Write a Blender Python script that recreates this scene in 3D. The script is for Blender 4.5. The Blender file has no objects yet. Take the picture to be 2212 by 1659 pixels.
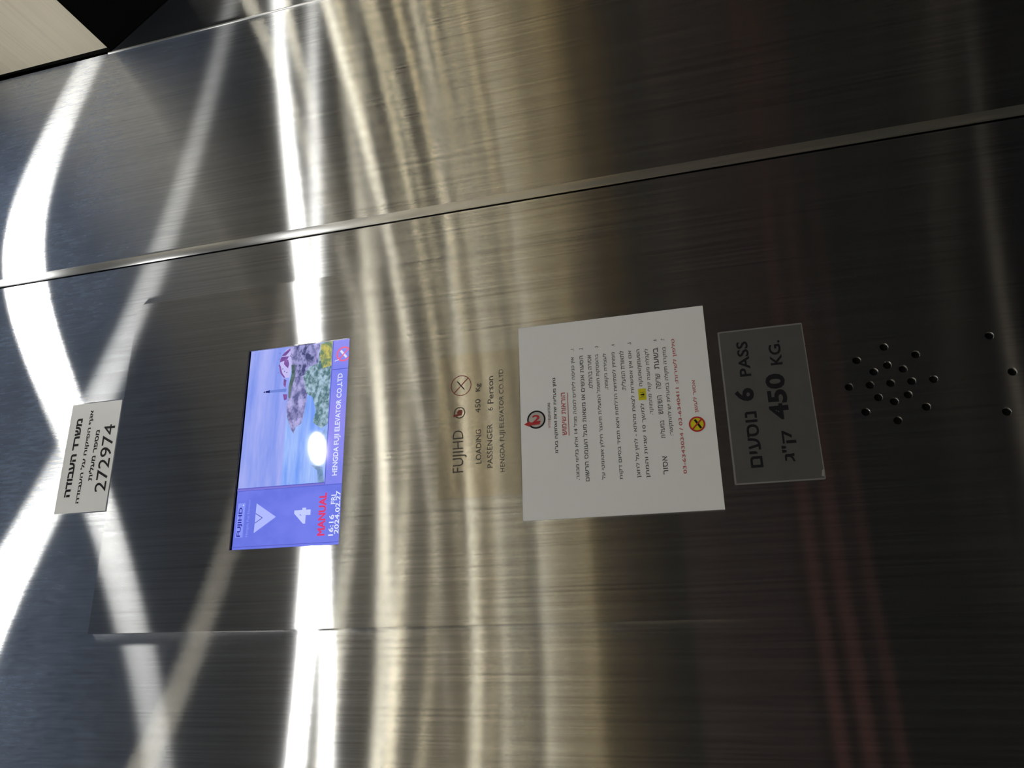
import bpy, bmesh, math, random
from mathutils import Vector, Matrix
from mathutils.geometry import delaunay_2d_cdt

# ------------------------------------------------------------------ camera, world, exposure
S = 0.55            # metres: distance from the lens to the panel; (h, v) below are in this unit
ZC = 1.40           # height of the lens above the car floor
sc = bpy.context.scene
COL = sc.collection

cam_d = bpy.data.cameras.new('camera')
cam = bpy.data.objects.new('camera', cam_d)
COL.objects.link(cam)
r = Vector((-0.01956358, -0.9478101, 0.31823464))    # wall axes as the lens sees them
u = Vector((-0.96419386, 0.10208306, 0.24476364))
n = Vector((-0.26447582, -0.30205143, -0.91586979))
e = [Vector((r[i], -n[i], u[i])) for i in range(3)]
M = Matrix.Identity(4)
for i in range(3):
    M[i][0] = e[0][i]; M[i][1] = -e[1][i]; M[i][2] = -e[2][i]
M[0][3], M[1][3], M[2][3] = 0.0, -S, ZC
cam.matrix_world = M
cam_d.sensor_width = 36.0
cam_d.lens = 36.0 * 1600.0 / 2212.0
cam_d.clip_start = 0.01
sc.camera = cam

world = bpy.data.worlds.new('world'); sc.world = world
world.use_nodes = True
world.node_tree.nodes['Background'].inputs[0].default_value = (0.5, 0.55, 0.62, 1)
world.node_tree.nodes['Background'].inputs[1].default_value = 0.0
sc.view_settings.view_transform = 'Standard'
sc.view_settings.look = 'None'
sc.view_settings.gamma = 1.0
sc.view_settings.exposure = 0.0
sc.view_settings.use_curve_mapping = False
sc.cycles.max_bounces = 16
sc.cycles.glossy_bounces = 14
sc.cycles.diffuse_bounces = 3
sc.cycles.sample_clamp_indirect = 12.0
sc.cycles.use_denoising = True

LAMP_POWER = 140.0          # radiance of a downlight lens
# the car, in units of S: side walls at n = 0 and n = WID, rear wall and door front in h, ceiling in v
FRONT, REAR, WID, CEIL, FLOOR, HEAD = 1.182, -0.578, 2.09, 1.60, -ZC / S, 1.137
DEPTH = 1.315                # door plane, set back behind the header
WD = -0.003                 # wall sheet lies 3 mm behind the face of the operating panel


# ------------------------------------------------------------------ helpers
def P(h, v, d=0.0):
    """point on the panel wall, d metres in front of the panel face"""
    k = S - d
    return Vector((h * k, -d, ZC + v * k))


TILT = 0.0015       # the face of the operating panel leans out slightly at the top
def Q(h, v, d=0.0):
    """point on the face of the operating panel"""
    return P(h, v, d + (v + 0.4) * S * TILT)


def link(name, me, mat=None, parent=None):
    o = bpy.data.objects.new(name, me)
    COL.objects.link(o)
    if mat is not None:
        me.materials.clear(); me.materials.append(mat)
    # origin at the middle of its own shape
    if len(me.vertices):
        xs = [x.co for x in me.vertices]
        lo = Vector([min(c[i] for c in xs) for i in range(3)]); hi = Vector([max(c[i] for c in xs) for i in range(3)])
        c = (lo + hi) / 2
        me.transform(Matrix.Translation(-c))
        o.location = c
    if parent is not None:
        o.parent = parent
        pm = parent.location
        o.matrix_parent_inverse = Matrix.Translation(-pm)
    return o


def tag(o, label, cat, group=None, kind=None):
    o['label'] = label; o['category'] = cat
    if group: o['group'] = group
    if kind: o['kind'] = kind
    return o


def structure(o):
    o['kind'] = 'structure'
    return o


def empty(name, loc):
    o = bpy.data.objects.new(name, None); COL.objects.link(o)
    o.location = loc; o.empty_display_size = 0.02
    return o


def bm_mesh(bm, name, smooth=False):
    bmesh.ops.recalc_face_normals(bm, faces=bm.faces)
    me = bpy.data.meshes.new(name); bm.to_mesh(me); bm.free()
    if smooth:
        for p in me.polygons: p.use_smooth = True
    return me


def box_pts(bm, lo, hi):
    vs = [bm.verts.new((x, y, z)) for x in (lo[0], hi[0]) for y in (lo[1], hi[1]) for z in (lo[2], hi[2])]
    for f in ((0, 1, 3, 2), (4, 6, 7, 5), (0, 4, 5, 1), (2, 3, 7, 6), (0, 2, 6, 4), (1, 5, 7, 3)):
        bm.faces.new([vs[i] for i in f])


def box(name, lo, hi, mat, parent=None, bevel=0.0):
    lo, hi = [min(a, b) for a, b in zip(lo, hi)], [max(a, b) for a, b in zip(lo, hi)]
    bm = bmesh.new(); box_pts(bm, lo, hi)
    if bevel:
        bmesh.ops.bevel(bm, geom=list(bm.edges), offset=bevel, segments=2, affect='EDGES')
    return link(name, bm_mesh(bm, name), mat, parent)


def slab(name, h0, h1, v0, v1, d0, d1, mat, parent=None, at=Q, bevel=0.0, rot=0.0):
    """thin plate lying on the wall: outline at its front d1, back at d0"""
    c = ((h0 + h1) / 2, (v0 + v1) / 2); w, t = (h1 - h0) / 2, (v1 - v0) / 2
    ca, sa = math.cos(rot), math.sin(rot)
    pts = [(c[0] + x * ca - y * sa, c[1] + x * sa + y * ca) for x, y in ((-w, -t), (w, -t), (w, t), (-w, t))]
    return prism(name, pts, d0, d1, mat, parent, at, bevel)


def prism(name, pts, d0, d1, mat, parent=None, at=Q, bevel=0.0):
    bm = bmesh.new()
    F = [at(h, v, d1) for h, v in pts]
    off = (d1 - d0)
    a = [bm.verts.new(p) for p in F]
    if off > 1e-7:
        b = [bm.verts.new((p.x, p.y + off, p.z)) for p in F]
        bm.faces.new(a); bm.faces.new(b[::-1])
        for i in range(len(pts)):
            j = (i + 1) % len(pts)
            bm.faces.new((a[j], a[i], b[i], b[j]))
        if bevel:
            bmesh.ops.bevel(bm, geom=list(bm.edges), offset=bevel, segments=2, affect='EDGES')
        bmesh.ops.recalc_face_normals(bm, faces=bm.faces)
    else:
        f = bm.faces.new(a)
        f.normal_update()
        if f.normal.y > 0: f.normal_flip()
    me = bpy.data.meshes.new(name); bm.to_mesh(me); bm.free()
    return link(name, me, mat, parent)


def ngon(h, v, rh, rv=None, k=40, a0=0.0, a1=2 * math.pi):
    rv = rh if rv is None else rv
    full = abs(a1 - a0 - 2 * math.pi) < 1e-6
    m = k if full else k + 1
    return [(h + rh * math.cos(a0 + (a1 - a0) * i / k), v + rv * math.sin(a0 + (a1 - a0) * i / k)) for i in range(m)]


def ring(name, h, v, ro, ri, d, mat, parent=None, at=Q, k=48):
    bm = bmesh.new()
    o_ = [bm.verts.new(at(a, b, d)) for a, b in ngon(h, v, ro, k=k)]
    i_ = [bm.verts.new(at(a, b, d)) for a, b in ngon(h, v, ri, k=k)]
    for i in range(k):
        j = (i + 1) % k
        f = bm.faces.new((o_[i], o_[j], i_[j], i_[i])); f.normal_update()
        if f.normal.y > 0: f.normal_flip()
    me = bpy.data.meshes.new(name); bm.to_mesh(me); bm.free()
    return link(name, me, mat, parent)


def bar(h0, v0, h1, v1, w):
    dx, dy = h1 - h0, v1 - v0; L = math.hypot(dx, dy); nx, ny = -dy / L * w / 2, dx / L * w / 2
    return [(h0 + nx, v0 + ny), (h1 + nx, v1 + ny), (h1 - nx, v1 - ny), (h0 - nx, v0 - ny)]


def rtl(s):
    """Hebrew line in the order it is seen: letters reversed, numbers and Latin left as they run"""
    out, i = [], 0
    s = s[::-1]
    res = ''
    run = ''
    for ch in s:
        if ch.isascii() and (ch.isdigit() or ch in '-/' and run or ch.isalpha()):
            run += ch
        else:
            res += run[::-1]; run = ''
            res += {'(': ')', ')': '('}.get(ch, ch)
    return res + run[::-1]


def text(name, body, h0, h1, vc, ht, d, mat, parent=None, at=Q, bold=0.0, turn=0.0, keep=False):
    """lettering fitted to the box h0..h1, height ht about vc; flat on the wall"""
    cu = bpy.data.curves.new(name, 'FONT')
    cu.body = body; cu.size = 1.0; cu.resolution_u = 3
    cu.fill_mode = 'NONE'
    ob = bpy.data.objects.new(name, cu); COL.objects.link(ob)
    dg = bpy.context.evaluated_depsgraph_get(); dg.update()
    ol = bpy.data.meshes.new_from_object(ob.evaluated_get(dg))
    bpy.data.objects.remove(ob); bpy.data.curves.remove(cu)
    if not len(ol.vertices):
        print('NO GLYPHS', body); return None
    # walk the outlines, thicken them when bold, then fill them with the counters left open
    nxt = {}
    for q in ol.edges:
        a, b = q.vertices
        if abs(a - b) == 1: nxt[min(a, b)] = max(a, b)
    loops, cur = [], []
    for i in range(len(ol.vertices)):
        cur.append(ol.vertices[i].co.xy.copy())
        if i not in nxt:
            if len(cur) > 2: loops.append(cur)
            cur = []
    bpy.data.meshes.remove(ol)
    area = lambda lp: sum(lp[i - 1].x * lp[i].y - lp[i].x * lp[i - 1].y for i in range(len(lp))) / 2
    def inside(p, lp):
        c = False
        for i in range(len(lp)):
            a, b = lp[i - 1], lp[i]
            if (a.y > p.y) != (b.y > p.y) and p.x < (b.x - a.x) * (p.y - a.y) / (b.y - a.y) + a.x: c = not c
        return c
    # a loop wholly within another that runs the other way is a counter; outer loops end up anticlockwise, counters clockwise
    ar = [area(lp) for lp in loops]
    depth = []
    for i, lp in enumerate(loops):
        box_ = [j for j, o2 in enumerate(loops) if j != i and abs(ar[j]) > abs(ar[i]) and all(inside(q, o2) for q in lp)]
        j = min(box_, key=lambda j: abs(ar[j])) if box_ else None
        depth.append(1 if j is not None and ar[j] * ar[i] < 0 else 0)
    for i, lp in enumerate(loops):
        if (ar[i] > 0) != (depth[i] == 0): lp.reverse()
    if bold:
        for i, lp in enumerate(loops):
            m, out = len(lp), []
            for j in range(m):
                e1 = (lp[j] - lp[j - 1]); e2 = (lp[(j + 1) % m] - lp[j])
                if e1.length < 1e-7 or e2.length < 1e-7:
                    out.append(lp[j]); continue
                e1.normalize(); e2.normalize()
                nn_ = Vector((e1.y + e2.y, -e1.x - e2.x))
                if nn_.length < 1e-3: out.append(lp[j]); continue
                nn_.normalize()
                k_ = max(nn_.dot(Vector((e1.y, -e1.x))), 0.5)
                out.append(lp[j] + nn_ * (bold / k_))
            loops[i] = out
    pts, eds = [], []
    for lp in loops:
        b0 = len(pts); pts += lp
        eds += [(b0 + j, b0 + (j + 1) % len(lp)) for j in range(len(lp))]
    res = delaunay_2d_cdt(pts, eds, [], 1, 1e-6)
    fc = []
    bx = [(min(q.x for q in lp), max(q.x for q in lp), lp) for lp in loops]
    for f in res[2]:
        c = sum((res[0][i] for i in f), Vector((0, 0))) / len(f)
        if sum((1, -1)[dp_ % 2] for (a_, b_, lp), dp_ in zip(bx, depth) if a_ <= c.x <= b_ and inside(c, lp)) > 0: fc.append(f)
    me = bpy.data.meshes.new(name)
    me.from_pydata([(p.x, p.y, 0) for p in res[0]], [], fc)
    if turn:
        me.transform(Matrix.Rotation(turn, 4, 'Z'))
    xs = [w.co.x for w in me.vertices]; ys = [w.co.y for w in me.vertices]
    x0, x1, y0, y1 = min(xs), max(xs), min(ys), max(ys)
    sx = (h1 - h0) / (x1 - x0); sy = ht / (y1 - y0)
    for w in me.vertices:
        p = at(h0 + (w.co.x - x0) * sx, vc + (w.co.y - (y0 + y1) / 2) * sy, d)
        w.co = p
    me.update()
    for p in me.polygons:
        pass
    bm = bmesh.new(); bm.from_mesh(me)
    for f in bm.faces:
        f.normal_update()
        if f.normal.y > 0: f.normal_flip()
    bm.to_mesh(me); bm.free()
    me.name = name
    return link(name, me, mat, parent)


# ------------------------------------------------------------------ materials
def lin(c):
    return tuple((x / 255 / 12.92) if x / 255 <= 0.04045 else ((x / 255 + 0.055) / 1.055) ** 2.4 for x in c)


class NT:
    def __init__(s, name):
        s.m = bpy.data.materials.new(name); s.m.use_nodes = True
        s.t = s.m.node_tree; s.t.nodes.clear()
        s.out = s.t.nodes.new('ShaderNodeOutputMaterial')
    def n(s, typ, **kw):
        q = s.t.nodes.new(typ)
        for k, v in kw.items():
            if k.startswith('i_'):
                q.inputs[k[2:].replace('__', ' ')].default_value = v
            else:
                setattr(q, k, v)
        return q
    def l(s, a, b): s.t.links.new(a, b)
    def math(s, op, a, b=None, c=None):
        q = s.t.nodes.new('ShaderNodeMath'); q.operation = op
        for i, x in enumerate((a, b, c)):
            if x is None: continue
            if isinstance(x, (int, float)): q.inputs[i].default_value = x
            else: s.l(x, q.inputs[i])
        return q.outputs[0]
    def noise(s, scale3, detail=2.0, rough=0.5, off=(0, 0, 0)):
        g = s.n('ShaderNodeNewGeometry')
        mp = s.n('ShaderNodeMapping'); mp.inputs['Scale'].default_value = scale3; mp.inputs['Location'].default_value = off
        s.l(g.outputs['Position'], mp.inputs['Vector'])
        q = s.n('ShaderNodeTexNoise'); q.inputs['Scale'].default_value = 1.0
        q.inputs['Detail'].default_value = detail; q.inputs['Roughness'].default_value = rough
        s.l(mp.outputs[0], q.inputs['Vector'])
        return q.outputs['Fac']


def steel(name, grain=(0, 0, 1), col=(0.755, 0.765, 0.775), ax=0.004, ay=0.38, amt=0.55, tilt=0.003, dust=0.03, smudge_haze=0.0, dustcol=(0.26, 0.34, 0.52)):
    """brushed stainless steel: smooth along the grain, rough across it"""
    k = NT(name)
    lf, sf = 6.0, 560.0
    scl = tuple(lf if abs(g) > 0.5 else sf for g in grain)
    scl2 = tuple(3.0 if abs(g) > 0.5 else 150.0 for g in grain)
    f1 = k.noise(scl, 3.0, 0.65); f2 = k.noise(scl2, 2.0, 0.5, (3, 7, 1))
    g = k.math('ADD', k.math('MULTIPLY', k.math('SUBTRACT', f1, 0.5), 1.5), k.math('MULTIPLY', k.math('SUBTRACT', f2, 0.5), 0.2))
    fac = k.math('ADD', k.math('MULTIPLY', g, amt), 1.0)
    vm = k.n('ShaderNodeVectorMath', operation='SCALE'); vm.inputs[0].default_value = col
    k.l(fac, vm.inputs['Scale'])
    rr = math.sqrt(ax * ay)
    gl = k.n('ShaderNodeBsdfAnisotropic', distribution='GGX')
    gl.inputs['Roughness'].default_value = math.sqrt(rr)
    gl.inputs['Anisotropy'].default_value = 1 - ax / rr
    k.l(vm.outputs[0], gl.inputs['Color'])
    cx = k.n('ShaderNodeCombineXYZ')
    for i in range(3): cx.inputs[i].default_value = grain[i]
    k.l(cx.outputs[0], gl.inputs['Tangent'])
    if tilt:
        geo = k.n('ShaderNodeNewGeometry')
        tv = k.n('ShaderNodeVectorMath', operation='SCALE'); tv.inputs[0].default_value = grain
        k.l(k.math('MULTIPLY', g, tilt), tv.inputs['Scale'])
        ad = k.n('ShaderNodeVectorMath', operation='ADD'); k.l(geo.outputs['Normal'], ad.inputs[0]); k.l(tv.outputs[0], ad.inputs[1])
        nm = k.n('ShaderNodeVectorMath', operation='NORMALIZE'); k.l(ad.outputs[0], nm.inputs[0])
        k.l(nm.outputs[0], gl.inputs['Normal'])
    df = k.n('ShaderNodeBsdfDiffuse'); df.inputs['Color'].default_value = (*dustcol, 1)
    mx = k.n('ShaderNodeMixShader')
    base = k.math('ADD', k.math('MULTIPLY', g, dust * 0.9), dust)
    if smudge_haze:
        # dust and rubbed patches, with a pale haze painted in towards the top
        geo2 = k.n('ShaderNodeNewGeometry'); sp = k.n('ShaderNodeSeparateXYZ'); k.l(geo2.outputs['Position'], sp.inputs[0])
        mr = k.n('ShaderNodeMapRange', interpolation_type='SMOOTHSTEP')
        mr.inputs['From Min'].default_value = ZC + 0.66 * S; mr.inputs['From Max'].default_value = ZC + 1.12 * S
        k.l(sp.outputs[2], mr.inputs['Value'])
        s1 = k.noise((9, 9, 12), 2.0, 0.5, (1.7, 0, 4.1))
        s2 = k.noise((420, 420, 60), 3.0, 0.7, (5, 2, 9))
        sm = k.math('ADD', k.math('MULTIPLY', s1, k.math('MULTIPLY', s2, 1.9)), 0.25)
        base = k.math('ADD', base, k.math('MULTIPLY', k.math('MULTIPLY', sm, mr.outputs[0]), smudge_haze))
    k.l(k.math('MAXIMUM', base, 0.0), mx.inputs[0]); k.l(gl.outputs[0], mx.inputs[1]); k.l(df.outputs[0], mx.inputs[2])
    k.l(mx.outputs[0], k.out.inputs[0])
    return k.m


def plain(name, col, rough=0.6, metal=0.0, spec=0.3, vary=0.0, vscale=60.0, emit=None, coat=0.0):
    k = NT(name)
    b = k.n('ShaderNodeBsdfPrincipled')
    b.inputs['Base Color'].default_value = (*col, 1); b.inputs['Roughness'].default_value = rough
    b.inputs['Metallic'].default_value = metal; b.inputs['Specular IOR Level'].default_value = spec
    b.inputs['Coat Weight'].default_value = coat
    if vary:
        f = k.noise((vscale,) * 3, 4.0)
        vm = k.n('ShaderNodeVectorMath', operation='SCALE'); vm.inputs[0].default_value = col
        k.l(k.math('ADD', k.math('MULTIPLY', k.math('SUBTRACT', f, 0.5), vary), 1.0), vm.inputs['Scale'])
        k.l(vm.outputs[0], b.inputs['Base Color'])
    if emit is not None:
        b.inputs['Emission Color'].default_value = (*emit, 1); b.inputs['Emission Strength'].default_value = 1.0
    k.l(b.outputs[0], k.out.inputs[0])
    return k.m


def lit(name, rgb, rgb2=None, scale3=(60, 60, 60), lo=0.4, hi=0.6, detail=4.0):
    """pixels of the display: emission under a glossy cover"""
    k = NT(name)
    b = k.n('ShaderNodeBsdfPrincipled')
    b.inputs['Base Color'].default_value = (0.004, 0.004, 0.006, 1); b.inputs['Roughness'].default_value = 0.04
    b.inputs['Specular IOR Level'].default_value = 0.45
    b.inputs['Emission Strength'].default_value = 1.0
    if rgb2 is None:
        b.inputs['Emission Color'].default_value = (*lin(rgb), 1)
    else:
        f = k.noise(scale3, detail, 0.6)
        cr = k.n('ShaderNodeValToRGB')
        cr.color_ramp.elements[0].position = lo; cr.color_ramp.elements[0].color = (*lin(rgb), 1)
        cr.color_ramp.elements[1].position = hi; cr.color_ramp.elements[1].color = (*lin(rgb2), 1)
        k.l(f, cr.inputs[0]); k.l(cr.outputs[0], b.inputs['Emission Color'])
    k.l(b.outputs[0], k.out.inputs[0])
    return k.m


def emitter(name, col, strength):
    k = NT(name)
    em = k.n('ShaderNodeEmission'); em.inputs[0].default_value = (*col, 1); em.inputs[1].default_value = strength
    k.l(em.outputs[0], k.out.inputs[0])
    return k.m


Z, Y, X = (0, 0, 1), (0, 1, 0), (1, 0, 0)
M_wall = steel('brushed_steel_wall', Z, smudge_haze=0.46)
M_plate = steel('brushed_steel_panel', Z, smudge_haze=0.24)
M_jamb = steel('brushed_steel_jamb', Z)
M_far = steel('brushed_steel_far', Z, col=(0.95, 0.89, 0.75), ax=0.0018, ay=0.055, amt=0.05, tilt=0.0, dust=0.01)
M_head = steel('brushed_steel_header', Y, col=(0.92, 0.86, 0.72), ax=0.12, ay=0.5, amt=0.35, tilt=0.0, dust=0.6, dustcol=(0.92, 0.83, 0.66))
M_name = steel('steel_nameplate', Z, col=(0.70, 0.675, 0.62), amt=0.12, tilt=0.002, dust=0.05, dustcol=(0.5, 0.47, 0.4))
M_bead = steel('steel_joint', Z, amt=0.1, tilt=0.0, ax=0.03, ay=0.35, dust=0.09, dustcol=(.6, .6, .57))
M_black = plain('matte_black', (0.004, 0.004, 0.004), 0.8, spec=0.1, vary=0.3)
M_gap = plain('dark_gap', (0.01, 0.01, 0.01), 0.9, spec=0.1, vary=0.3)
M_ceil = plain('ceiling_grey', (0.13, 0.15, 0.20), 0.6, vary=0.1, vscale=8)
M_floor = plain('dark_vinyl', (0.025, 0.022, 0.022), 0.5, vary=0.6, vscale=40)
M_add_clad = plain('added_dark_cladding', (0.018, 0.018, 0.019), 0.6, vary=0.2)
M_add_strip = plain('added_red_strip', (0.46, 0.19, 0.18), 0.6, vary=0.1)
M_add_strip2 = plain('added_plum_panel', (0.17, 0.105, 0.12), 0.6, vary=0.1)
M_rail = plain('rail_steel', (0.55, 0.50, 0.45), 0.35, metal=0.6, vary=0.05)
M_lens = emitter('lamp_lens', (1.0, 0.985, 0.93), LAMP_POWER)
M_lens_dim = emitter('lamp_lens_dim', (1.0, 0.985, 0.93), LAMP_POWER * 0.45)
M_lens_dimmer = emitter('lamp_lens_dimmer', (1.0, 0.985, 0.93), LAMP_POWER * 0.38)  # output lowered to weaken this lamp's reflected band
M_rim = plain('satin_rim', (0.6, 0.6, 0.6), 0.3, metal=1.0, vary=0.05)
M_paper = plain('paper_white', (0.86, 0.885, 0.95), 0.7, spec=0.25, vary=0.03, vscale=15)
M_plaque = plain('silver_sticker', (0.80, 0.82, 0.85), 0.45, metal=0.1, spec=0.4, vary=0.06, vscale=25)
M_acryl = plain('smoked_acrylic', (0.098, 0.098, 0.102), 0.35, spec=0.35, vary=0.25, vscale=70)
M_edge_glint = plain('acrylic_edge_glint', (0.21, 0.21, 0.22), 0.4, spec=0.35, vary=0.2, vscale=70)
M_ink = plain('black_ink', (0.012, 0.012, 0.018), 0.5, spec=0.2, vary=0.1)
M_softink = plain('printed_grey_ink', (0.10, 0.10, 0.11), 0.6, spec=0.2, vary=0.2)
M_etch = plain('etched_grey', (0.075, 0.07, 0.065), 0.6, spec=0.2, vary=0.3)
M_red = plain('red_ink', (0.50, 0.045, 0.05), 0.5, spec=0.2, vary=0.1)
M_pink = plain('red_print', (0.50, 0.13, 0.15), 0.5, spec=0.2, vary=0.1)
M_dred = plain('etched_red', (0.22, 0.05, 0.045), 0.5, spec=0.2, vary=0.1)
M_yel = plain('yellow_marker', (0.72, 0.66, 0.02), 0.5, spec=0.2, vary=0.05)
M_glue = plain('glue_smear', (0.3, 0.3, 0.3), 0.6, spec=0.2, vary=0.3)

# ------------------------------------------------------------------ the lift car
def car(h, nn, v): return Vector((h * S, -nn * S, ZC + v * S))

KW = 1 - WD / S
RIB0, RIB1 = 0.653, 0.668
wr = structure(empty('wall_right', P(0.2, 0, WD)))
# main sheet, joint and narrow sheet beside the door
box('panel', (REAR * S, -WD, ZC + FLOOR * S), (RIB0 * KW * S, -WD + 0.02, ZC + CEIL * S), M_wall, wr)
box('panel', (RIB1 * KW * S, -WD, ZC + FLOOR * S), (FRONT * KW * S, -WD + 0.02, ZC + CEIL * S), M_wall, wr, bevel=0.0012)

wf = structure(empty('wall_front', car(FRONT, 1.0, HEAD)))
hx = FRONT * KW * S
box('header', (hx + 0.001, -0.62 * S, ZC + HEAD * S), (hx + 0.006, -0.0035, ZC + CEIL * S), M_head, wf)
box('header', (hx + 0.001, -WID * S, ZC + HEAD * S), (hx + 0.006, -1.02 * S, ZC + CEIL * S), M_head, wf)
box('dark_panel', (hx + 0.0015, -1.0195 * S, ZC + HEAD * S), (hx + 0.006, -0.6205 * S, ZC + CEIL * S), M_black, wf)   # black glass over the middle of the door
bm = bmesh.new()      # black underside of the header; its slope stands in for the jamb's black reflection
DTOP = HEAD - 0.151
sec = [(hx + 0.0012, ZC + HEAD * S), (DEPTH * S, ZC + DTOP * S), (DEPTH * S + 0.03, ZC + DTOP * S), (DEPTH * S + 0.03, ZC + CEIL * S), (hx + 0.0065, ZC + CEIL * S)]
rows = [[bm.verts.new((x, y, z)) for x, z in sec] for y in (-WID * S, 0.0022)]
bm.faces.new(rows[0]); bm.faces.new(rows[1][::-1])
for i in range(len(sec)):
    j = (i + 1) % len(sec)
    bm.faces.new((rows[0][i], rows[1][i], rows[1][j], rows[0][j]))
link('soffit', bm_mesh(bm, 'soffit'), M_black, wf)
box('return_panel', (hx, -WID * S, ZC + FLOOR * S), (hx + 0.02, -1.58 * S, ZC + HEAD * S), M_far, wf)
box('jamb', (hx + 0.0005, -WD + 0.0005, ZC + FLOOR * S), (DEPTH * S + 0.05, -WD + 0.02, ZC + HEAD * S), M_jamb, wf)
box('jamb', (hx + 0.02, -1.60 * S, ZC + FLOOR * S), (DEPTH * S + 0.05, -1.58 * S - 0.001, ZC + HEAD * S), M_far, wf)
door = structure(box('door_1', (DEPTH * S, -1.578 * S, ZC + FLOOR * S), (DEPTH * S + 0.03, 0.002, ZC + DTOP * S - 0.001), M_far))
structure(box('wall_left', (REAR * S, -WID * S - 0.02, ZC + FLOOR * S), (hx + 0.02, -WID * S, ZC + CEIL * S), M_far))
# added dark boards and red strips that only shape the reflections, then the handrail
wl = structure(empty('added_trim', car(0.3, WID, 0)))
box('added_cladding', (REAR * S + 0.002, -WID * S - 0.001, ZC + FLOOR * S + 0.001), (hx - 0.002, -WID * S + 0.006, ZC + 0.50 * S), M_add_clad, wl)  # added out of view to darken the low reflections in the panel
for va, vb in ((-0.375, -0.335), (-0.47, -0.425), (-0.56, -0.535)):
    box('added_strip', (REAR * S + 0.004, -WID * S + 0.0055, ZC + va * S), (0.05 * S, -WID * S + 0.010, ZC + vb * S), M_add_strip, wl)  # added out of view to put red streaks into the reflections
box('added_strip', (REAR * S + 0.004, -WID * S + 0.0055, ZC - 0.29 * S), (-0.15 * S, -WID * S + 0.008, ZC + 0.12 * S), M_add_strip2, wl)  # added out of view for a reddish haze in the reflections
rail = empty('handrail', car(0.25, WID - 0.1, -1.12))
tag(rail, 'round steel handrail along the wall facing the operating panel', 'handrail')
bm = bmesh.new()
bmesh.ops.create_cone(bm, cap_ends=True, segments=24, radius1=0.019, radius2=0.019, depth=1.45 * S)
me = bm_mesh(bm, 'tube', True); me.transform(Matrix.Translation(car(0.25, WID - 0.1, -1.12)) @ Matrix.Rotation(math.pi / 2, 4, 'Y'))
link('tube', me, M_rail, rail)
for hh in (-0.35, 0.85):
    c_ = car(hh, WID, -1.12)
    box('bracket', (c_.x - 0.008, c_.y + 0.006, c_.z - 0.012), (c_.x + 0.008, c_.y + 0.1 * S, c_.z + 0.006), M_rail, rail, bevel=0.002)
structure(box('wall_rear', (REAR * S - 0.02, -WID * S, ZC + FLOOR * S), (REAR * S, 0.02, ZC + CEIL * S), M_far))
structure(box('ceiling', (REAR * S - 0.02, -WID * S - 0.02, ZC + CEIL * S), (DEPTH * S, 0.03, ZC + CEIL * S + 0.02), M_ceil))
structure(box('floor', (REAR * S - 0.02, -WID * S - 0.02, ZC + FLOOR * S - 0.02), (DEPTH * S + .08, 0.03, ZC + FLOOR * S), M_floor))

# rounded joint cover between the two sheets, with a dark slot on one side
def bead(name, h0, h1, d0, rise, v0, v1, mat):
    bm = bmesh.new(); k = 12
    rows = []
    for v in (v0, v1):
        row = []
        for i in range(k + 1):
            a = math.pi * i / k
            hh = (h0 + h1) / 2 - (h1 - h0) / 2 * math.cos(a)
            p = P(hh, v, d0); p.y -= rise * math.sin(a)
            row.append(bm.verts.new(p))
        rows.append(row)
    for i in range(k):
        bm.faces.new((rows[0][i], rows[0][i + 1], rows[1][i + 1], rows[1][i]))
    return bm_mesh(bm, name, True)

tr = structure(link('trim_1', bead('trim_1', 0.6562, RIB1 + 0.005, WD, 0.0020, FLOOR, CEIL, M_bead), M_bead))
box('slot', (RIB0 * KW * S, -WD + 0.006, ZC + FLOOR * S), (0.6565 * KW * S, -WD + 0.01, ZC + CEIL * S), M_gap, tr)
tr2 = structure(link('trim_2', bead('trim_2', FRONT - 0.0045, FRONT + 0.0005, WD, 0.0012, FLOOR, HEAD, M_bead), M_bead))

# ceiling downlights
def downlight(h, nn, label, lens=None):
    t = empty('ceiling_downlight', car(h, nn, CEIL))
    c = car(h, nn, CEIL)
    rl = 0.065 * S
    bm = bmesh.new()
    bmesh.ops.create_circle(bm, cap_ends=True, radius=rl, segments=48)
    me = bm_mesh(bm, 'lens'); me.transform(Matrix.Translation((c.x, c.y, c.z - 0.004)))
    link('lens', me, lens or M_lens, t)
    bm = bmesh.new(); k = 48; prof = ((rl, -0.001), (rl, -0.0045), (rl + 0.006, -0.006), (rl + 0.011, -0.003), (rl + 0.012, -0.0002))
    rows = [[bm.verts.new((c.x + q * math.cos(2 * math.pi * i / k), c.y + q * math.sin(2 * math.pi * i / k), c.z + zz)) for i in range(k)] for q, zz in prof]
    for a in range(len(prof) - 1):
        for i in range(k):
            j = (i + 1) % k
            bm.faces.new((rows[a][i], rows[a][j], rows[a + 1][j], rows[a + 1][i]))
    link('rim', bm_mesh(bm, 'rim', True), M_rim, t)
    tag(t, label, 'lamp', 'round downlights in the lift ceiling')

downlight(0.769, 0.322, 'round white ceiling downlight by the door, close above the panel wall', M_lens_dimmer)
downlight(-0.113, 0.324, 'round white ceiling downlight by the rear wall, close above the panel wall', M_lens_dim)
downlight(0.760, 1.750, 'round white ceiling downlight by the door, on the side away from the panel')
downlight(-0.140, 1.741, 'round white ceiling downlight by the rear wall, on the side away from the panel')

# ------------------------------------------------------------------ car operating panel
SH0, SH1, SV0, SV1 = 0.1278, 0.4545, 0.5358, 0.7208      # display opening
PH0, PH1, PV0, PV1 = 0.0108, 0.5715, -1.30, 0.9600
cop = empty('operating_panel', Q(0.29, 0.0))
tag(cop, 'tall brushed steel lift operating panel with a blue display screen and speaker holes', 'control panel')

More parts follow.
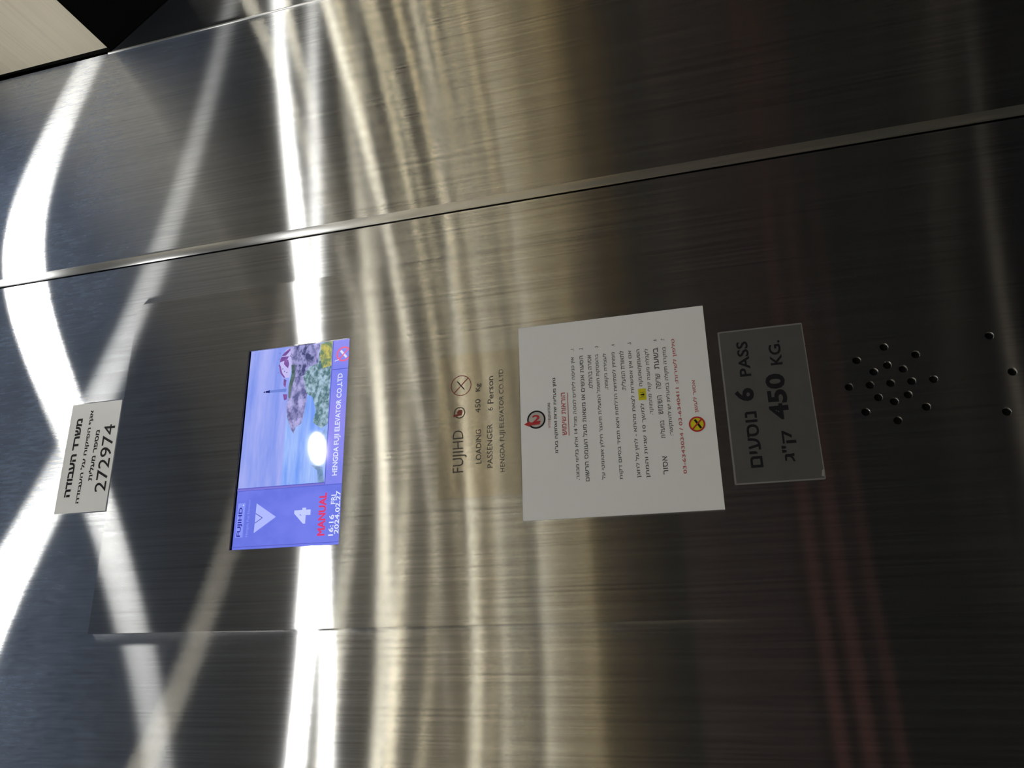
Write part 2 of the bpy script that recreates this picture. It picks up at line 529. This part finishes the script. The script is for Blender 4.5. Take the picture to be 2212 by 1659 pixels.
HC = (0.2945, -0.2364)
holes = [HC] + [(HC[0] + rr * math.cos(a), HC[1] + rr * math.sin(a)) for rr in (0.0246, 0.0498)
                for a in [math.pi / 4 * i for i in range(8)]]
holes += [(0.3446, -0.3593), (0.2944, -0.3748), (0.2445, -0.3584)]

def cut_plate(name, outline, cutouts, d1, d0, mat, parent):
    cu = bpy.data.curves.new(name, 'CURVE'); cu.dimensions = '2D'; cu.fill_mode = 'BOTH'
    cu.extrude = (d1 - d0) / 2
    for pts in [outline] + cutouts:
        sp = cu.splines.new('POLY'); sp.points.add(len(pts) - 1); sp.use_cyclic_u = True
        for q, (h, v) in zip(sp.points, pts): q.co = (h * S, v * S, 0, 1)
    ob = bpy.data.objects.new(name, cu); COL.objects.link(ob)
    dg = bpy.context.evaluated_depsgraph_get(); dg.update()
    me = bpy.data.meshes.new_from_object(ob.evaluated_get(dg))
    bpy.data.objects.remove(ob); bpy.data.curves.remove(cu)
    for w in me.vertices:
        x, y, z = w.co
        p = Q(x / S, y / S, 0.0)
        w.co = (p.x, p.y + (d1 - d0) / 2 - z - d1, p.z)
    bm = bmesh.new(); bm.from_mesh(me)
    bmesh.ops.remove_doubles(bm, verts=bm.verts, dist=1e-6)
    bmesh.ops.recalc_face_normals(bm, faces=bm.faces)
    bm.to_mesh(me); bm.free(); me.name = name
    return link(name, me, mat, parent)

rect = lambda a, b, c_, d_: [(a, c_), (b, c_), (b, d_), (a, d_)]
cut_plate('faceplate', rect(PH0, PH1, PV0, PV1), [rect(SH0, SH1, SV0, SV1)] + [ngon(a, b, 0.0052, k=24) for a, b in holes], 0.0, -0.0029, M_plate, cop)
slab('hole_dark_backing', 0.22, 0.37, -0.39, -0.17, -0.00295, -0.0027, M_black, cop)  # black sheet in place of the dark hollow behind the holes

# the display
dm = {}
def L(name, *a, **k):
    if name not in dm: dm[name] = lit('display_' + name, *a, **k)
    return dm[name]

D0 = -0.0027
scr = slab('display', SH0 + 0.0003, SH1 - 0.0003, SV0 + 0.0003, SV1 - 0.0003, -0.00295, D0, L('back', (118, 128, 236), (104, 118, 226), (30, 30, 20)), cop)
scr['label'] = 'lit blue display screen'
dd = [D0]
def lay(step=0.00002):
    dd[0] += step
    return dd[0]
def dp(name, pts, mat): return prism(name, pts, 0, 0, mat, scr, lambda h, v, d: Q(h, v, dcur[0]))
dcur = [D0]
def shape(name, pts, mat):
    dcur[0] = lay()
    return prism(name, pts, dcur[0], dcur[0], mat, scr)
def dtext(body, h0, h1, vc, ht, mat, bold=0.0, name='lettering'):
    return text(name, body, h0, h1, vc, ht, lay(), mat, scr, bold=bold)
# picture of a coast on the right of the screen
PX0, PX1, PYB, PYT = 0.2212, SH1 - 0.0004, 0.5655, SV1 - 0.0040
slab('gap_shade', SH0 + 0.0002, SH1 - 0.0002, SV1 - 0.0040, SV1 - 0.0002, D0, D0 + 0.0009, M_black, scr)  # black strip paints the shaded gap above the screen
shape('picture', rect(PX0, PX1, 0.640, PYT), L('sky', (128, 150, 236), (172, 180, 246), (9, 9, 70), 0.35, 0.65))
shape('picture', rect(PX0, PX1, PYB, 0.640), L('sea', (118, 158, 246), (176, 202, 255), (14, 14, 120), 0.35, 0.7))
shape('picture', [(0.3034, .6252), (.315, .6321), (.3298, .6382), (.349, .641), (.3657, .6395), (.3827, .6403), (.4051, .6355), (.4284, .6400), (.4538, .6440), (.454, .5875), (.4227, .588), (.4049, .5927), (.3734, .6059), (.3566, .6058), (.3348, .6088), (.3186, .6123), (.314, .6214)],
      L('rock', (96, 98, 148), (182, 178, 232), (120, 120, 170), 0.38, 0.6))
shape('picture', [(.3657, .6395), (.3827, .6403), (.4051, .6365), (.42, .638), (.42, .632), (.398, .630), (.383, .634), (.362, .636)], L('scrub', (70, 92, 88), (104, 122, 128), (150, 150, 150)))
shape('picture', [(.398, .630), (.42, .626), (.4538, .632), (.4538, .600), (.43, .596), (.40, .61)], L('rock_dark', (70, 74, 118), (160, 160, 214), (170, 170, 260), 0.42, 0.6))
shape('picture', [(.4516, .5876), (.4537, .5657), (.3861, .5657), (.3144, .5657), (.3077, .5764), (.3189, .5923), (.3382, .5879), (.3612, .5955), (.3679, .6067), (.3971, .6149), (.4132, .6053), (.4172, .59)],
      L('bush', (84, 118, 124), (172, 198, 218), (190, 190, 250), 0.4, 0.62))
shape('picture', [(.4505, .5862), (.4535, .5657), (.4111, .5657), (.4081, .581), (.4283, .5872)], L('flowers', (112, 138, 106), (200, 190, 104), (190, 190, 220), 0.42, 0.6))
shape('picture', [(.2508, .5899), (.2464, .5703), (.2216, .5657), (.2216, .5762), (.2412, .5789)], L('bush_pale', (104, 136, 178), (142, 170, 206), (150, 150, 190)))
shape('picture', [(.3144, .5657), (.2464, .5657), (.262, .572), (.298, .576)], L('shallows', (126, 158, 210), (150, 180, 236), (150, 150, 190)))
# house, sheds and lighthouse
shape('picture', [(.4497, .6436), (.4478, .6500), (.438, .6560), (.4311, .6590), (.4195, .6597), (.4075, .6560), (.3990, .6480), (.3985, .6400), (.41, .6378), (.4286, .6385)], L('house_wall', (196, 190, 244)))
shape('picture', [(.4497, .6430), (.4432, .6529), (.4380, .6572), (.4375, .6500), (.446, .6420)], L('roof', (112, 78, 150), (140, 96, 168), (300, 300, 300)))
shape('picture', [(.4365, .6575), (.4311, .6599), (.4270, .6600), (.4300, .6470), (.436, .6440)], L('roof'))
shape('picture', [(.4290, .6520), (.4230, .6520), (.4150, .6440), (.4220, .6425), (.4300, .6450)], L('roof'))
shape('picture', [(.4250, .6606), (.4195, .6607), (.4075, .6571), (.3986, .6496), (.4000, .6480), (.4080, .6540), (.4195, .6575)], L('roof'))
shape('picture', [(.3975, .6501), (.3947, .6450), (.3816, .6457), (.3872, .6498)], L('roof'))
shape('picture', [(.3712, .6496), (.3703, .6411), (.3619, .6415), (.3607, .6463)], L('roof'))
for hh in (.4432, .4330, .4215, .4090):
    shape('picture', rect(hh - .0004, hh + .0004, .6600, .6625), L('roof'))
for hh, vv in ((.4105, .650), (.4150, .6535), (.4080, .6455), (.4195, .6480), (.4360, .6415)):
    shape('picture', rect(hh - .0007, hh + .0007, vv - .0008, vv + .0008), L('window_dot', (60, 60, 120)))
shape('picture', [(.3765, .6795), (.3800, .6795), (.3806, .6437), (.3748, .6437)], L('tower', (112, 134, 214)))
shape('picture', rect(.3758, .3806, .6740, .6762), L('tower_top', (30, 38, 98)))
shape('picture', rect(.3766, .3798, .6762, .6815), L('tower_top'))
shape('picture', [(.3766, .6825), (.3798, .6825), (.3782, .6862)], L('tower_top'))
# frame lines and title bar
LN = L('line', (92, 96, 196))
shape('divider', bar(.2216, PYT, .2216, .5655, .0016), LN)
shape('divider', bar(.2178, PYT, .2178, .5362, .0009), LN)
shape('divider', bar(.2200, PYT, .2200, .5655, .0022), L('line_soft', (126, 116, 208)))
shape('title_bar', rect(.2190, SH1 - .0004, SV0 + .0004, .5640), L('bar', (126, 134, 238), (146, 142, 240), (20, 20, 10)))
shape('divider', bar(.2190, .5644, SH1 - .0004, .5644, .0012), LN)
shape('divider', bar(.4033, .5636, .4033, SV0 + .0004, .0012), LN)
shape('divider', bar(.1318, PYT, .1318, SV0 + .0004, .0010), LN)
WH = L('white', (222, 228, 255)); PALE = L('pale', (176, 186, 255))
dtext('HENGDA FUJI ELEVATOR CO.,LTD', .2313, .3957, .5478, .0112, WH, bold=0.022)
ring_d = lay(); ring('no_smoking_sign', .4283, .5449, .0128, .0100, ring_d, L('sign_red', (232, 106, 150)), scr)
shape('no_smoking_sign', bar(.4222, .5398, .4345, .5505, .0036), L('cigarette', (226, 226, 255)))
shape('no_smoking_sign', bar(.4210, .5515, .4352, .5385, .0022), L('sign_red'))
shape('no_smoking_sign', bar(.4195, .5530, .4175, .5600, .0014), L('cigarette'))
# floor indicator on the left
shape('logo', rect(.1462, .1990, .6995, .7120), L('logo_box', (136, 150, 246)))
dtext('FUJIHD', .1474, .1924, .7058, .0085, L('navy', (42, 44, 160)), bold=0.02)
dtext('.', .1945, .1965, .7028, .0020, WH, bold=0.02)
dtext('Hengda Fuji Elevator', .1467, .2044, .6922, .0050, L('dimtext', (142, 152, 250)), bold=0.0)
shape('arrow', [(.1518, .6802), (.1972, .6796), (.1745, .6441)], PALE)
shape('arrow', bar(.1667, .6798, .1746, .6672, .0011), L('navy2', (84, 92, 190)))
shape('arrow', bar(.1815, .6797, .1742, .6672, .0011), L('navy2'))
dtext('4', .1615, .1854, .5993, .0275, L('pale4', (196, 206, 255)), bold=0.045)
dtext('MANUAL', .1420, .2060, .5660, .0125, L('red', (222, 62, 112)), bold=0.035)
dtext('16:16', .1411, .1722, .5499, .0080, WH, bold=0.015)
dtext('FRI', .1879, .2020, .5486, .0076, WH, bold=0.015)
dtext('2024.02.27', .1434, .2078, .5408, .0076, WH, bold=0.02)

# ------------------------------------------------------------------ sticker with the lift number, on the wall above the panel
at_w = lambda h, v, d: P(h, v, d)
lab = slab('number_sticker', 0.2032, 0.3940, 0.9632, 1.0665, WD, WD + 0.0006, M_plaque, None, at_w)
tag(lab, 'silver sticker with black Hebrew lines and number 272974 above the operating panel', 'sticker')
LD = WD + 0.0007
text('lettering', rtl('משרד העבודה'), .2303, .3675, 1.0462, .0118, LD, M_ink, lab, at_w, bold=0.04)
text('lettering', rtl('אגף הפיקוח על העבודה'), .2186, .3806, 1.0226, .0098, LD, M_ink, lab, at_w, bold=0.028)
text('lettering', rtl('מספר מעלית'), .2556, .3434, 1.0046, .0092, LD, M_ink, lab, at_w, bold=0.03)
text('lettering', '272974', .2354, .3513, .9805, .0225, LD, M_ink, lab, at_w, bold=0.004)

# ------------------------------------------------------------------ steel nameplate
npl = slab('nameplate', 0.1840, 0.4030, 0.2560, 0.3815, 0.0, 0.0006, M_name, None, Q)
tag(npl, 'thin steel maker nameplate with load rating lettering between the screen and the notice', 'nameplate')
ND = 0.0007
for body, h0, h1, vc, ht, bo, mt in (('FUJIHD', .2212, .2840, .3483, .0215, -0.012, M_etch), ('LOADING', .2319, .2829, .3195, .0080, 0.0, M_etch), ('450', .3085, .3294, .3202, .0080, 0.0, M_etch),
        ('Kg', .3415, .3536, .3190, .0092, 0.01, M_etch), ('PASSENGER', .2246, .2894, .3023, .0080, 0.0, M_etch), ('6', .3101, .3146, .3011, .0080, 0.0, M_etch),
        ('Person', .3207, .3631, .3005, .0090, 0.0, M_etch), ('HENGDA FUJI ELEVATOR CO.,LTD', .2171, .3721, .2828, .0090, -0.006, M_etch)):
    text('lettering', body, h0, h1, vc, ht, ND, mt, npl, bold=bo)
ring('logo', .3112, .3488, .0088, .0074, ND, M_etch, npl)
prism('logo', [(.3070, .3510), (.3070, .3455), (.3150, .3445), (.3155, .3500), (.3120, .3530)], ND + .00005, ND + .00005, M_dred, npl)
prism('logo', [(.3050, .3575), (.3085, .3590), (.3095, .3500), (.3065, .3500)], ND + .0001, ND + .0001, M_dred, npl)
ring('no_smoking_sign', .3535, .3465, .0162, .0151, ND, M_dred, npl)
prism('no_smoking_sign', bar(.3420, .3580, .3650, .3350, .0013), ND + .00005, ND + .00005, M_dred, npl)
prism('no_smoking_sign', bar(.3470, .3415, .3605, .3525, .0014), ND + .0001, ND + .0001, M_ink, npl)

# ------------------------------------------------------------------ paper notice
pap = slab('paper_notice', 0.1460, 0.4345, -0.0148, 0.2555, 0.0001, 0.0007, M_paper, None, Q)
tag(pap, 'white paper notice with Hebrew rules in black and red print on the operating panel', 'notice')
PD = 0.0008
def pt(body, h0, h1, vc, ht, m=M_softink, bo=0.01): text('lettering', rtl(body), h0, h1, vc, ht, PD, m, pap, bold=bo)
pt('ELEVATORS', .2877, .3131, .2130, .0036, M_ink, 0.01)
pt('NATOON', .2758, .2872, .2134, .0036, M_pink, 0.01)
pt('נתון מעליות שרות ואחזקה בע"מ', .2379, .3499, .2038, .0062, M_ink, 0.015)
pt('הוראות שימוש', .2631, .3261, .1918, .0064, M_pink, 0.02)
prism('underline', bar(.2620, .1855, .3255, .1853, .0010), PD, PD, M_pink, pap)
for body, h0, h1, vc in (('אין כניסה לילדים למטה מגיל 14 אלא בליווי מבוגר.', .1978, .3788, .1752), ('הסעת אנשים או משאות מעל העומס הרשום', .1951, .3794, .1630),
        ('אסורה בהחלט.', .3270, .3791, .1513), ('בהפסקת חשמל המעלית תיעצר חילוץ אוטומטי על', .1962, .3792, .1397), ('לעצירה בקומה.', .3240, .3789, .1281),
        ('ממתין לפתיחת הדלתות ויצא תמיד בסיום דקות', .1945, .3794, .1159), ('לתאורת המעלית.', .3195, .3797, .1043), ('אם אין אפשרות לצאת מהתא - לחץ על לחצן', .1951, .3791, .0922),
        ('הפעמון/אזעקה', .3240, .3793, .0800), ('למשך 10 שניות והמתן', .1942, .2990, .0800), ('לקבלת מענה קולי מהמוקד.', .2813, .3789, .0684),
        ('בשעת', .3470, .3788, .0561), ('שריפה', .3180, .3400, .0561), ('השימוש', .2810, .3080, .0561), ('במעלית', .2470, .2720, .0561), ('אסור', .1970, .2220, .0561),
        ('במקרה תקלה במעלית יש להתקשר:', .2496, .3789, .0439)):
    pt(body, h0, h1, vc, .0066)
for i, vc in enumerate((.1749, .1623, .1392, .1155, .0918, .0557, .0447)):
    pt('%d.' % (i + 1), .3882, .3915, vc, .0048)
pt('טלפון לשירות: 03-6340411 / 03-6343034', .1961, .3894, .0305, .0064, M_pink, 0.015)
pt('אסור לעשן', .2789, .3255, .0083, .0064, M_pink, 0.015)
prism('highlight', rect(.3037, .3203, .0740, .0846), PD, PD, M_yel, pap)
text('lettering', '(', .3142, .3162, .0793, .0062, PD + .0001, M_softink, pap); text('lettering', ')', .3068, .3088, .0793, .0062, PD + .0001, M_softink, pap)
prism('lettering', [(.3100, .0765), (.3132, .0765), (.3124, .0812), (.3116, .0822), (.3108, .0812)], PD + .0001, PD + .0001, M_ink, pap)
# no smoking mark
prism('no_smoking_sign', ngon(.2625, .0095, .0098), PD, PD, M_yel, pap)
ring('no_smoking_sign', .2625, .0095, .0108, .0086, PD + .0001, M_red, pap)
prism('no_smoking_sign', bar(.2565, .0045, .2690, .0120, .0030), PD + .0001, PD + .0001, M_ink, pap)
prism('no_smoking_sign', bar(.2560, .0160, .2690, .0030, .0020), PD + .00015, PD + .00015, M_red, pap)
# round logo with an arrow
ring('logo', .2897, .2322, .0136, .0112, PD, M_ink, pap)
prism('logo', ngon(.2897, .2322, .0110), PD, PD, plain('logo_pale', (.52, .50, .50), .6, vary=.05), pap)
prism('logo', [(.2822, .2270), (.2856, .2270), (.2864, .2420), (.2882, .2420), (.2840, .2508), (.2798, .2425), (.2816, .2425)], PD + .0001, PD + .0001, M_red, pap)
text('logo', '2', .2852, .2968, .2322, .0120, PD + .0001, M_red, pap, bold=0.03, turn=-math.pi / 2)

# ------------------------------------------------------------------ acrylic load sign
ac = slab('load_sign', 0.1765, 0.3912, -0.1414, -0.0310, 0.0001, 0.0030, M_acryl, None, Q, bevel=0.0005, rot=-0.003)
tag(ac, 'dark smoked acrylic sign with black lettering 6 PASS 450 KG below the paper notice', 'sign')
AD = 0.0031
for e0 in (bar(.1770, -.1408, .3907, -.1408, .0014), bar(.1770, -.0317, .3907, -.0317, .0022), bar(.1774, -.1406, .1774, -.0318, .0020), bar(.3903, -.1406, .3903, -.0318, .0020)):
    prism('edge_glint', e0, AD - .00005, AD - .00005, M_edge_glint, ac)  # lighter bars paint the glint along the rim of the sign
text('lettering', rtl('נוסעים'), .1974, .2733, -.0610, .0156, AD, M_ink, ac, bold=0.02)
text('lettering', '6', .2881, .3067, -.0561, .0248, AD, M_ink, ac, bold=0.035)
text('lettering', 'PASS', .3231, .3736, -.0609, .0150, AD, M_ink, ac, bold=0.02)
text('lettering', rtl('ק"ג'), .2023, .2436, -.1033, .0190, AD, M_ink, ac, bold=0.02)
text('lettering', '450', .2590, .3228, -.0972, .0248, AD, M_ink, ac, bold=0.035)
text('lettering', 'KG.', .3349, .3700, -.1024, .0155, AD, M_ink, ac, bold=0.02)
prism('glue_smear', [(.1800, -.1400), (.1900, -.1408), (.1880, -.1385), (.1810, -.1370)], AD, AD, M_glue, ac)
